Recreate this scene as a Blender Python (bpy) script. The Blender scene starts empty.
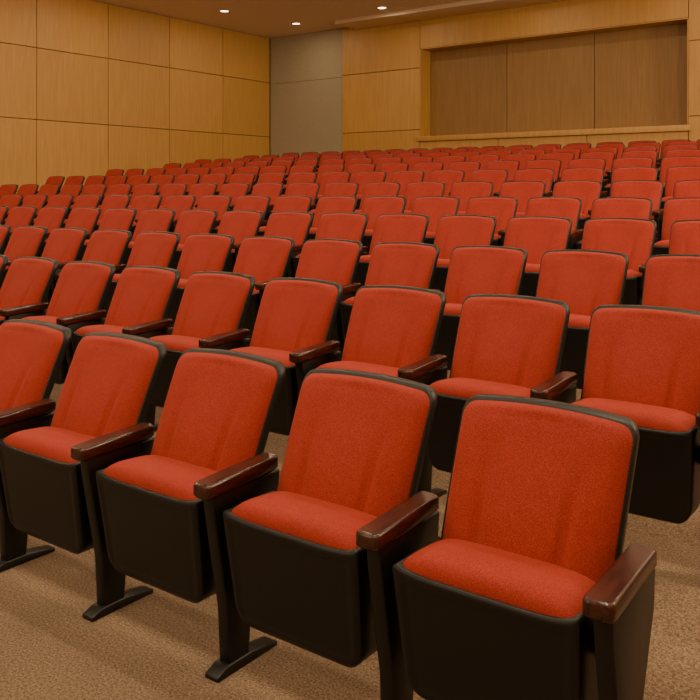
import bpy, bmesh, math, random
from mathutils import Vector, Matrix
random.seed(3)
S = bpy.context.scene
H = 1.45
PITCH = 0.592

# ---------------------------------------------------------------- materials
def newmat(name):
    m = bpy.data.materials.new(name); m.use_nodes = True
    nt = m.node_tree; b = nt.nodes['Principled BSDF']
    return m, nt, b
def N(nt, t, **kw):
    n = nt.nodes.new(t)
    for k, v in kw.items():
        if k in n.inputs: n.inputs[k].default_value = v
        else: setattr(n, k, v)
    return n
def ramp(nt, fac, stops):
    r = nt.nodes.new('ShaderNodeValToRGB')
    e = r.color_ramp.elements
    e[0].position, e[0].color = stops[0][0], (*stops[0][1], 1)
    e[1].position, e[1].color = stops[-1][0], (*stops[-1][1], 1)
    for p, c in stops[1:-1]:
        x = e.new(p); x.color = (*c, 1)
    nt.links.new(fac, r.inputs[0]); return r
def bump(nt, b, h, strength, dist):
    bp = nt.nodes.new('ShaderNodeBump'); bp.inputs['Strength'].default_value = strength
    bp.inputs['Distance'].default_value = dist
    nt.links.new(h, bp.inputs['Height']); nt.links.new(bp.outputs[0], b.inputs['Normal'])

def mat_fabric():
    m, nt, b = newmat('red_upholstery')
    tc = N(nt, 'ShaderNodeTexCoord')
    n1 = N(nt, 'ShaderNodeTexNoise', Scale=360.0, Detail=4.0, Roughness=0.8)
    n2 = N(nt, 'ShaderNodeTexNoise', Scale=9.0, Detail=3.0)
    nt.links.new(tc.outputs['Object'], n1.inputs['Vector']); nt.links.new(tc.outputs['Object'], n2.inputs['Vector'])
    r = ramp(nt, n1.outputs['Fac'], [(0.32, (0.155, 0.010, 0.006)), (0.5, (0.325, 0.026, 0.0145)), (0.70, (0.53, 0.068, 0.038))])
    mx = N(nt, 'ShaderNodeMix', data_type='RGBA', blend_type='MULTIPLY'); mx.inputs[0].default_value = 1.0
    r2 = ramp(nt, n2.outputs['Fac'], [(0.3, (0.90, 0.88, 0.88)), (0.7, (1.0, 1.0, 1.0))])
    nt.links.new(r.outputs[0], mx.inputs[6]); nt.links.new(r2.outputs[0], mx.inputs[7])
    nt.links.new(mx.outputs[2], b.inputs['Base Color'])
    b.inputs['Roughness'].default_value = 0.7
    b.inputs['Specular IOR Level'].default_value = 0.2
    b.inputs['Sheen Weight'].default_value = 0.10
    b.inputs['Sheen Tint'].default_value = (1.0, 0.5, 0.35, 1)
    bump(nt, b, n1.outputs['Fac'], 0.35, 0.002)
    return m
def mat_plastic():
    m, nt, b = newmat('black_plastic')
    tc = N(nt, 'ShaderNodeTexCoord')
    n1 = N(nt, 'ShaderNodeTexNoise', Scale=300.0, Detail=2.0)
    nt.links.new(tc.outputs['Object'], n1.inputs['Vector'])
    b.inputs['Base Color'].default_value = (0.007, 0.0065, 0.006, 1)
    b.inputs['Roughness'].default_value = 0.40
    b.inputs['Specular IOR Level'].default_value = 0.4
    bump(nt, b, n1.outputs['Fac'], 0.12, 0.001)
    return m
def mat_armwood():
    m, nt, b = newmat('mahogany')
    tc = N(nt, 'ShaderNodeTexCoord'); mp = N(nt, 'ShaderNodeMapping'); mp.inputs['Scale'].default_value = (40, 4, 40)
    n1 = N(nt, 'ShaderNodeTexNoise', Scale=2.0, Detail=4.0)
    nt.links.new(tc.outputs['Object'], mp.inputs[0]); nt.links.new(mp.outputs[0], n1.inputs['Vector'])
    r = ramp(nt, n1.outputs['Fac'], [(0.3, (0.018, 0.005, 0.0035)), (0.7, (0.075, 0.019, 0.010))])
    nt.links.new(r.outputs[0], b.inputs['Base Color'])
    b.inputs['Roughness'].default_value = 0.24
    return m
def mat_wood(name, c0, c1, rough=0.5):
    m, nt, b = newmat(name)
    tc = N(nt, 'ShaderNodeTexCoord'); mp = N(nt, 'ShaderNodeMapping'); mp.inputs['Scale'].default_value = (9, 9, 0.6)
    n1 = N(nt, 'ShaderNodeTexNoise', Scale=2.2, Detail=6.0, Roughness=0.6, Distortion=0.6)
    nt.links.new(tc.outputs['Object'], mp.inputs[0]); nt.links.new(mp.outputs[0], n1.inputs['Vector'])
    r = ramp(nt, n1.outputs['Fac'], [(0.3, c0), (0.7, c1)])
    g = N(nt, 'ShaderNodeNewGeometry')
    mr = N(nt, 'ShaderNodeMapRange'); mr.inputs[3].default_value = 0.94; mr.inputs[4].default_value = 1.03
    nt.links.new(g.outputs['Random Per Island'], mr.inputs[0])
    mx = N(nt, 'ShaderNodeVectorMath', operation='SCALE')
    nt.links.new(r.outputs[0], mx.inputs[0]); nt.links.new(mr.outputs[0], mx.inputs['Scale'])
    nt.links.new(mx.outputs[0], b.inputs['Base Color'])
    b.inputs['Roughness'].default_value = rough
    return m
def mat_plain(name, c, rough=0.8, ns=30.0, var=0.06):
    m, nt, b = newmat(name)
    tc = N(nt, 'ShaderNodeTexCoord')
    n1 = N(nt, 'ShaderNodeTexNoise', Scale=ns, Detail=3.0)
    nt.links.new(tc.outputs['Object'], n1.inputs['Vector'])
    r = ramp(nt, n1.outputs['Fac'], [(0.3, tuple(x*(1-var) for x in c)), (0.7, tuple(x*(1+var) for x in c))])
    nt.links.new(r.outputs[0], b.inputs['Base Color']); b.inputs['Roughness'].default_value = rough
    return m
def mat_carpet():
    m, nt, b = newmat('beige_carpet')
    tc = N(nt, 'ShaderNodeTexCoord')
    n1 = N(nt, 'ShaderNodeTexNoise', Scale=130.0, Detail=4.0, Roughness=0.8)
    n2 = N(nt, 'ShaderNodeTexNoise', Scale=3.0, Detail=3.0)
    for n in (n1, n2): nt.links.new(tc.outputs['Object'], n.inputs['Vector'])
    r = ramp(nt, n1.outputs['Fac'], [(0.35, (0.095, 0.063, 0.040)), (0.5, (0.23, 0.158, 0.103)), (0.66, (0.42, 0.305, 0.21))])
    mx = N(nt, 'ShaderNodeMix', data_type='RGBA', blend_type='MULTIPLY'); mx.inputs[0].default_value = 1.0
    r2 = ramp(nt, n2.outputs['Fac'], [(0.3, (0.9, 0.9, 0.9)), (0.7, (1.0, 1.0, 1.0))])
    nt.links.new(r.outputs[0], mx.inputs[6]); nt.links.new(r2.outputs[0], mx.inputs[7])
    nt.links.new(mx.outputs[2], b.inputs['Base Color']); b.inputs['Roughness'].default_value = 0.95
    b.inputs['Specular IOR Level'].default_value = 0.1
    bump(nt, b, n1.outputs['Fac'], 0.6, 0.006)
    return m
def mat_emit(name, c, s):
    m, nt, b = newmat(name)
    b.inputs['Emission Color'].default_value = (*c, 1); b.inputs['Emission Strength'].default_value = s
    return m

FAB, PLA, ARM = mat_fabric(), mat_plastic(), mat_armwood()
WOOD = mat_wood('maple_panel', (0.46, 0.24, 0.064), (0.56, 0.31, 0.092))
WOOD_SHADE = mat_wood('maple_panel_shade', (0.25, 0.13, 0.036), (0.32, 0.172, 0.052))  # niche shade put into the colour: darker copy of the maple
GAP = mat_plain('panel_joint', (0.12, 0.06, 0.022))
GREY = mat_plain('painted_plaster', (0.35, 0.285, 0.18), 0.8)
CEIL = mat_plain('ceiling_paint', (0.76, 0.60, 0.42), 0.9)
CARPET = mat_carpet()
METAL = mat_plain('lamp_trim_metal', (0.5, 0.42, 0.32), 0.4)
EMIT = mat_emit('lamp_lens', (1.0, 0.86, 0.66), 8.0)

# ---------------------------------------------------------------- mesh helpers
def grid_slab(bm, f_front, f_back, n, m, mat):
    ss = [math.sin(math.pi/2*(2*i/n-1)) for i in range(n+1)]
    ts = [0.5+0.5*math.sin(math.pi/2*(2*j/m-1)) for j in range(m+1)]
    F = [[bm.verts.new(f_front(s, t)) for s in ss] for t in ts]
    B = [[bm.verts.new(f_back(s, t)) for s in ss] for t in ts]
    fs = []
    for j in range(m):
        for i in range(n):
            fs.append(bm.faces.new((F[j][i], F[j][i+1], F[j+1][i+1], F[j+1][i])))
            fs.append(bm.faces.new((B[j][i+1], B[j][i], B[j+1][i], B[j+1][i+1])))
    for i in range(n):
        fs.append(bm.faces.new((F[0][i+1], F[0][i], B[0][i], B[0][i+1])))
        fs.append(bm.faces.new((F[m][i], F[m][i+1], B[m][i+1], B[m][i])))
    for j in range(m):
        fs.append(bm.faces.new((F[j][0], F[j+1][0], B[j+1][0], B[j][0])))
        fs.append(bm.faces.new((F[j+1][n], F[j][n], B[j][n], B[j+1][n])))
    for f in fs: f.material_index = mat; f.smooth = True
def merge(bm, tmp):
    me = bpy.data.meshes.new('tmp'); tmp.to_mesh(me); tmp.free(); bm.from_mesh(me); bpy.data.meshes.remove(me)
def rbox(bm, x0, x1, y0, y1, z0, z1, mat, r=0.0, seg=2, smooth=True):
    t = bmesh.new(); bmesh.ops.create_cube(t, size=1)
    for v in t.verts:
        v.co = Vector(((x0+x1)/2+v.co.x*(x1-x0), (y0+y1)/2+v.co.y*(y1-y0), (z0+z1)/2+v.co.z*(z1-z0)))
    if r > 0: bmesh.ops.bevel(t, geom=t.edges[:], offset=r, segments=seg, affect='EDGES', profile=0.5)
    for f in t.faces: f.material_index = mat; f.smooth = smooth and r > 0
    merge(bm, t)
def prism_x(bm, pts, x0, x1, mat, r=0.0, seg=2):
    t = bmesh.new()
    a = [t.verts.new((x0, y, z)) for y, z in pts]; b = [t.verts.new((x1, y, z)) for y, z in pts]
    n = len(pts)
    t.faces.new(a); t.faces.new(b[::-1])
    for i in range(n): t.faces.new((a[i], b[i], b[(i+1) % n], a[(i+1) % n]))
    bmesh.ops.recalc_face_normals(t, faces=t.faces[:])
    if r > 0: bmesh.ops.bevel(t, geom=t.edges[:], offset=r, segments=seg, affect='EDGES', profile=0.5)
    for f in t.faces: f.material_index = mat; f.smooth = r > 0
    merge(bm, t)
def finish(bm, name, mats, auto=True):
    bmesh.ops.recalc_face_normals(bm, faces=bm.faces[:])
    me = bpy.data.meshes.new(name); bm.to_mesh(me); bm.free()
    for m in mats: me.materials.append(m)
    return me
def obj(name, me, loc=(0, 0, 0), parent=None):
    o = bpy.data.objects.new(name, me); o.location = loc; S.collection.objects.link(o)
    if parent: o.parent = parent
    return o
def sst(a, b, x):
    x = max(0, min(1, (x-a)/(b-a))); return x*x*(3-2*x)

# ---------------------------------------------------------------- seat
def planeY(z):
    k = (z-0.42)/(0.465)
    return -0.185+0.195*k - 0.006*math.sin(math.pi*max(0, min(1, k)))
def width(t, w0, w1, rt, ct, rb, cb):
    w = w0+(w1-w0)*t
    if t > 1-ct: k = (t-(1-ct))/ct; w -= rt*(1-math.sqrt(max(0, 1-k*k)))
    if t < cb: k = (cb-t)/cb; w -= rb*(1-math.sqrt(max(0, 1-k*k)))
    return w
def edge(s, t, p=6, q=8):
    return math.sqrt(max(0, 1-abs(s)**p))*math.sqrt(max(0, 1-abs(2*t-1)**q))

def build_seat(left_arm=False):
    bm = bmesh.new()
    z0, z1 = 0.42, 0.857
    def pos(s, t, ex, za, zb):
        z = za+(zb+0.011*(1-s*s)-za)*t
        return s*(width(t, 0.229+ex, 0.242+ex, 0.042, 0.098, 0.03, 0.07)), z
    def pf(s, t):
        x, z = pos(s, t, 0, z0, z1)
        y = planeY(z)-0.004-0.050*edge(s, t, 5, 9)
        y -= 0.014*math.exp(-((t-0.30)/0.26)**2)*(1-s*s)
        y += 0.018*math.exp(-((abs(s)-0.46-0.12*t)/0.045)**2)*(1-sst(0.35, 0.85, t))*sst(0.02, 0.12, t)
        y += 0.018*(1-s*s)*sst(0.45, 0.9, t)*(1-sst(0.93, 1.0, t))
        return (x, y, z)
    def pb(s, t):
        x, z = pos(s, t, 0, z0, z1); return (x, planeY(z)+0.004, z)
    grid_slab(bm, pf, pb, 48, 34, 0)
    def sf(s, t):
        x, z = pos(s, t, 0.006, 0.37, z1+0.009)
        return (x, planeY(z)-0.012+0.006*(1-edge(s, t, 10, 12)), z)
    def sb(s, t):
        x, z = pos(s, t, 0.006, 0.37, z1+0.009)
        return (x, planeY(z)+0.022+0.018*edge(s, t, 6, 8), z)
    grid_slab(bm, sf, sb, 24, 22, 1)
    # seat cushion
    def cu(s, t):
        w = width(t, 0.236, 0.231, 0.01, 0.1, 0.02, 0.12)
        y = -0.388+0.22*t
        z = 0.497+0.058*edge(s, t, 6, 4)+0.004*(1-s*s)-0.014*t
        return (s*w, y, z)
    def cd(s, t):
        w = width(t, 0.236, 0.231, 0.01, 0.1, 0.02, 0.12)
        return (s*w, -0.388+0.22*t, 0.465)
    grid_slab(bm, cu, cd, 28, 24, 0)
    # seat pan / underside shell
    def base(s, t):
        z = 0.178+(0.506+0.012*abs(s)**5-0.178)*t
        return s*width(t, 0.226, 0.244, 0.012, 0.04, 0.055, 0.18), z
    def fyf(s, t):
        x, z = base(s, t)
        k = (z-0.178)/0.33
        y = -0.342-0.047*k-0.012*edge(s, t, 12, 12)
        inner = (1-sst(0.88, 0.91, abs(s)))*sst(0.06, 0.10, t)*(1-sst(0.92, 0.95, t))
        return (x, y+0.005*inner, z)
    def fyb(s, t):
        x, z = base(s, t)
        return (x, -0.24+0.06*t, z)
    grid_slab(bm, fyf, fyb, 36, 32, 1)
    rbox(bm, -0.272, 0.272, -0.225, -0.175, 0.36, 0.42, 1, 0.008)
    def stan(cx):
        prof = [(-0.400, 0.555), (-0.395, 0.50), (-0.370, 0.36), (-0.340, 0.20), (-0.330, 0.02),
                (-0.245, 0.02), (-0.230, 0.18), (-0.175, 0.32), (-0.11, 0.46), (-0.10, 0.555)]
        prism_x(bm, prof, cx-0.022, cx+0.022, 1, 0.006)
        prism_x(bm, [(-0.385, 0.0), (-0.385, 0.014), (-0.34, 0.032), (-0.24, 0.032), (-0.12, 0.014), (-0.12, 0.0)],
                cx-0.028, cx+0.028, 1, 0.004)
        t = bmesh.new()
        def ring(ins, zz, dz=0.015):
            out = []
            hw, y0, y1 = 0.036-ins, -0.430+ins, -0.115-ins
            r = 0.014
            for cxx, cyy, a0 in ((hw-r, y0+r, -90), (hw-r, y1-r, 0), (-hw+r, y1-r, 90), (-hw+r, y0+r, 180)):
                for i in range(6):
                    a = math.radians(a0+i*18)
                    x = cxx+r*math.cos(a); y = cyy+r*math.sin(a)
                    k = (y+0.435)/0.32
                    out.append(t.verts.new((cx+x*(1-0.12*k), y, zz+dz*k)))
            return out
        rings = [ring(0.006, 0.548), ring(0.0, 0.555), ring(0.0, 0.582), ring(0.002, 0.588), ring(0.007, 0.592)]
        t.faces.new(rings[0][::-1]); t.faces.new(rings[-1])
        for a, b in zip(rings[:-1], rings[1:]):
            for i in range(len(a)): t.faces.new((a[i], a[(i+1) % len(a)], b[(i+1) % len(a)], b[i]))
        for f in t.faces: f.material_index = 2; f.smooth = len(f.verts) == 4
        merge(bm, t)
    stan(PITCH/2)
    if left_arm: stan(-PITCH/2)
    return bm

bm = build_seat(); me_seat = finish(bm, 'auditorium_seat', [FAB, PLA, ARM])
bm = build_seat(True); me_seat2 = finish(bm, 'auditorium_seat_end', [FAB, PLA, ARM])

# ---------------------------------------------------------------- rows
rowsY = [2.16, 3.38, 4.60, 5.80, 7.0, 8.2, 9.4, 10.6, 11.8, 13.0, 14.2, 15.4]
rowsZ = [0.0, 0.116, 0.238, 0.383, 0.515, 0.67, 0.83, 0.98, 1.12, 1.245, 1.36, 1.46]
rowsX = [-0.936, -1.02, -1.18, -1.39, -1.19, -1.45, -1.27, -1.09, -1.39, -1.17, -1.47, -1.31]
XL = -14.6
for y, z, x0 in zip(rowsY, rowsZ, rowsX):
    n = int((x0-0.3-XL)/PITCH)
    for i in range(n):
        obj('auditorium_seat', me_seat2 if i == n-1 else me_seat, (x0-i*PITCH, y, z))

# ---------------------------------------------------------------- floor
X0, X1, Y0, Y1, ZC = -15.7, 4.0, -7.0, 17.5, 5.63
prof = [(Y0, 0.0)]
for y, z in zip(rowsY, rowsZ):
    prof += [(y-0.42, z), (y-0.06, z)]
prof += [(Y1+0.2, 1.52)]
bm = bmesh.new()
pts = prof+[(Y1+0.2, -0.3), (Y0, -0.3)]
prism_x(bm, pts, X0-0.2, X1+0.2, 0)
obj('floor', finish(bm, 'floor', [CARPET]))
bm = bmesh.new(); rbox(bm, X0-0.2, X1+0.2, Y0-0.2, Y1+0.2, ZC, ZC+0.15, 0)
obj('ceiling', finish(bm, 'ceiling', [CEIL]))

# ---------------------------------------------------------------- walls
G = 0.008
zs = [-0.07, 1.42, 2.91, 4.40, ZC]
bm = bmesh.new()
rbox(bm, X0-0.2, X0-0.03, Y0-0.2, Y1+0.2, -0.3, ZC, 1)
y = Y1
while y > Y0:
    ya = max(Y0, y-1.80)
    for a, b in zip(zs[:-1], zs[1:]):
        rbox(bm, X0-0.03, X0, ya+G, y-G, a+G, b-G, 0, 0.002, 1, False)
    y = ya
obj('wall_left', finish(bm, 'wall_left', [WOOD, GAP]))

NX0, NX1, NZ0, NZ1, ND = -10.85, -4.62, 2.72, 4.86, 0.45
XG = -13.2
bm = bmesh.new()
def core(x0, x1, z0, z1): rbox(bm, x0, x1, Y1+0.03, Y1+0.65, z0, z1, 1)
core(X0-0.2, NX0, -0.3, ZC); core(NX1, X1+0.2, -0.3, ZC); core(NX0, NX1, -0.3, NZ0); core(NX0, NX1, NZ1, ZC)
rbox(bm, NX0-0.1, NX1+0.1, Y1+ND+0.03, Y1+0.66, NZ0-0.1, NZ1+0.1, 1)
def pan(x0, x1, z0, z1, m=0, y=Y1, g=G): rbox(bm, x0+g, x1-g, y, y+0.03, z0+g, z1-g, m, 0.002, 1, False)
for a, b in ((-0.07, 2.0), (2.0, 4.36), (4.36, ZC)): pan(X0+0.01, XG, a, b, 2, Y1+0.015, 0.004)
for a, b in zip(zs[:-1], zs[1:]): pan(XG, NX0, a, b)
pan(NX0, NX1, NZ1, ZC, 0)
xs = [NX0+(NX1-NX0)*i/3 for i in range(4)]
for i in range(3):
    pan(xs[i], xs[i+1], NZ0-0.10-1.3, NZ0-0.10)
    pan(xs[i], xs[i+1], -0.07, NZ0-1.4)
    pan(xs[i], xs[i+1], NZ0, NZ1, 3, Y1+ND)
x = NX1
while x < X1:
    xb = min(X1, x+2.3)
    for a, b in zip(zs[:-1], zs[1:]): pan(x, xb, a, b)
    x = xb
rbox(bm, NX0, NX0+0.02, Y1, Y1+ND, NZ0, NZ1, 0)
rbox(bm, NX1-0.02, NX1, Y1, Y1+ND, NZ0, NZ1, 0)
rbox(bm, NX0, NX1, Y1, Y1+ND, NZ1-0.02, NZ1, 0)
obj('wall_back', finish(bm, 'wall_back', [WOOD, GAP, GREY, WOOD_SHADE]))
bm = bmesh.new()
rbox(bm, NX0-0.05, NX1+0.05, Y1-0.06, Y1+ND, NZ0-0.10, NZ0+0.02, 0, 0.008)
obj('trim_1', finish(bm, 'trim_1', [WOOD]))
bm = bmesh.new()
rbox(bm, -12.75, X1, Y1-0.9, Y1-0.002, ZC-0.10, ZC, 0, 0.008)
obj('trim_2', finish(bm, 'trim_2', [CEIL]))

bm = bmesh.new(); rbox(bm, X1, X1+0.2, Y0-0.2, Y1+0.2, -0.3, ZC, 0); obj('wall_right', finish(bm, 'wall_right', [WOOD]))
bm = bmesh.new(); rbox(bm, X0, X1, Y0-0.2, Y0, -0.3, ZC, 0); obj('wall_front', finish(bm, 'wall_front', [GREY]))

# ---------------------------------------------------------------- downlights
def downlight_mesh():
    bm = bmesh.new()
    for r0, r1, z0, z1, m in ((0.125, 0.10, -0.012, -0.012, 0), (0.125, 0.125, 0.0, -0.012, 0), (0.10, 0.09, -0.012, -0.004, 0)):
        a = [bm.verts.new((r0*math.cos(i*math.tau/24), r0*math.sin(i*math.tau/24), z0)) for i in range(24)]
        b = [bm.verts.new((r1*math.cos(i*math.tau/24), r1*math.sin(i*math.tau/24), z1)) for i in range(24)]
        for i in range(24):
            f = bm.faces.new((a[i], a[(i+1) % 24], b[(i+1) % 24], b[i])); f.material_index = m; f.smooth = True
    a = [bm.verts.new((0.091*math.cos(i*math.tau/24), 0.091*math.sin(i*math.tau/24), -0.006)) for i in range(24)]
    f = bm.faces.new(a[::-1]); f.material_index = 1
    me = bpy.data.meshes.new('recessed_downlight'); bm.to_mesh(me); bm.free()
    me.materials.append(METAL); me.materials.append(EMIT); return me
dl = downlight_mesh()
for gx in (-13.85, -10.8, -7.7, -4.6, -1.5, 1.6):
    for gy in (16.1, 14.2, 11.4, 8.6, 5.8, 3.0, 0.0, -3.5):
        px = gx; py = gy
        if gx < -13 and gy > 15: px, py = -13.78, 16.35
        elif gx < -13 and gy > 13: px = -14.15
        elif gx < -10 and gy > 15: px = -11.0
        o = obj('recessed_downlight', dl, (px, py, ZC))
        L = bpy.data.lights.new('downlight_lamp', 'AREA'); L.shape = 'DISK'; L.size = 0.15
        L.energy = 13 if gy > 12 else (27 if gy > 8 else 39); L.color = (1.0, 0.79, 0.53)
        lo = bpy.data.objects.new('lamp', L); S.collection.objects.link(lo); lo.parent = o; lo.location = (0, 0, -0.03)

def area(name, loc, target, size, e, col):
    L = bpy.data.lights.new(name, 'AREA'); L.size = size; L.energy = e; L.color = col
    o = bpy.data.objects.new(name, L); S.collection.objects.link(o); o.location = loc
    d = Vector(target)-Vector(loc); o.rotation_euler = d.to_track_quat('-Z', 'Y').to_euler(); return o
WC = (1.0, 0.80, 0.54)
area('front_fill_light', (-1.5, 0.6, 5.5), (-2.6, 2.8, 0.5), 0.6, 105, WC)  # added front fill for the seat backs, not a stage fitting
area('front_fill_light', (-9.5, 0.0, 5.4), (-9.0, 6.0, 0.5), 1.0, 45, WC)  # second added front fill, over the rows further left
area('wall_fill_light', (3.0, 6.0, 4.2), (-15.7, 12.0, 5.6), 1.8, 330, WC)  # unseen fill lamp added to brighten the left wall
area('ceiling_fill_light', (-6.0, -6.0, 3.0), (-8.0, 8.0, 6.5), 2.0, 140, WC)  # unseen fill lamp added at the front to lift the ceiling
area('ceiling_fill_light', (3.6, 13.0, 3.9), (-11.0, 15.0, 7.5), 1.2, 320, WC)  # another added fill, brightens the ceiling towards the back

w = bpy.data.worlds.new('World'); S.world = w; w.use_nodes = True
w.node_tree.nodes['Background'].inputs[0].default_value = (1.0, 0.8, 0.6, 1)
w.node_tree.nodes['Background'].inputs[1].default_value = 0.1

# ---------------------------------------------------------------- camera
cam = bpy.data.cameras.new('camera'); co = bpy.data.objects.new('camera', cam); S.collection.objects.link(co)
co.location = (0, 0, H); co.rotation_euler = (math.radians(90), 0, math.radians(36.5))
cam.sensor_width = 36; cam.lens = 36*850/700; cam.shift_y = -160/700
cam.clip_start = 0.05; cam.clip_end = 100
S.camera = co
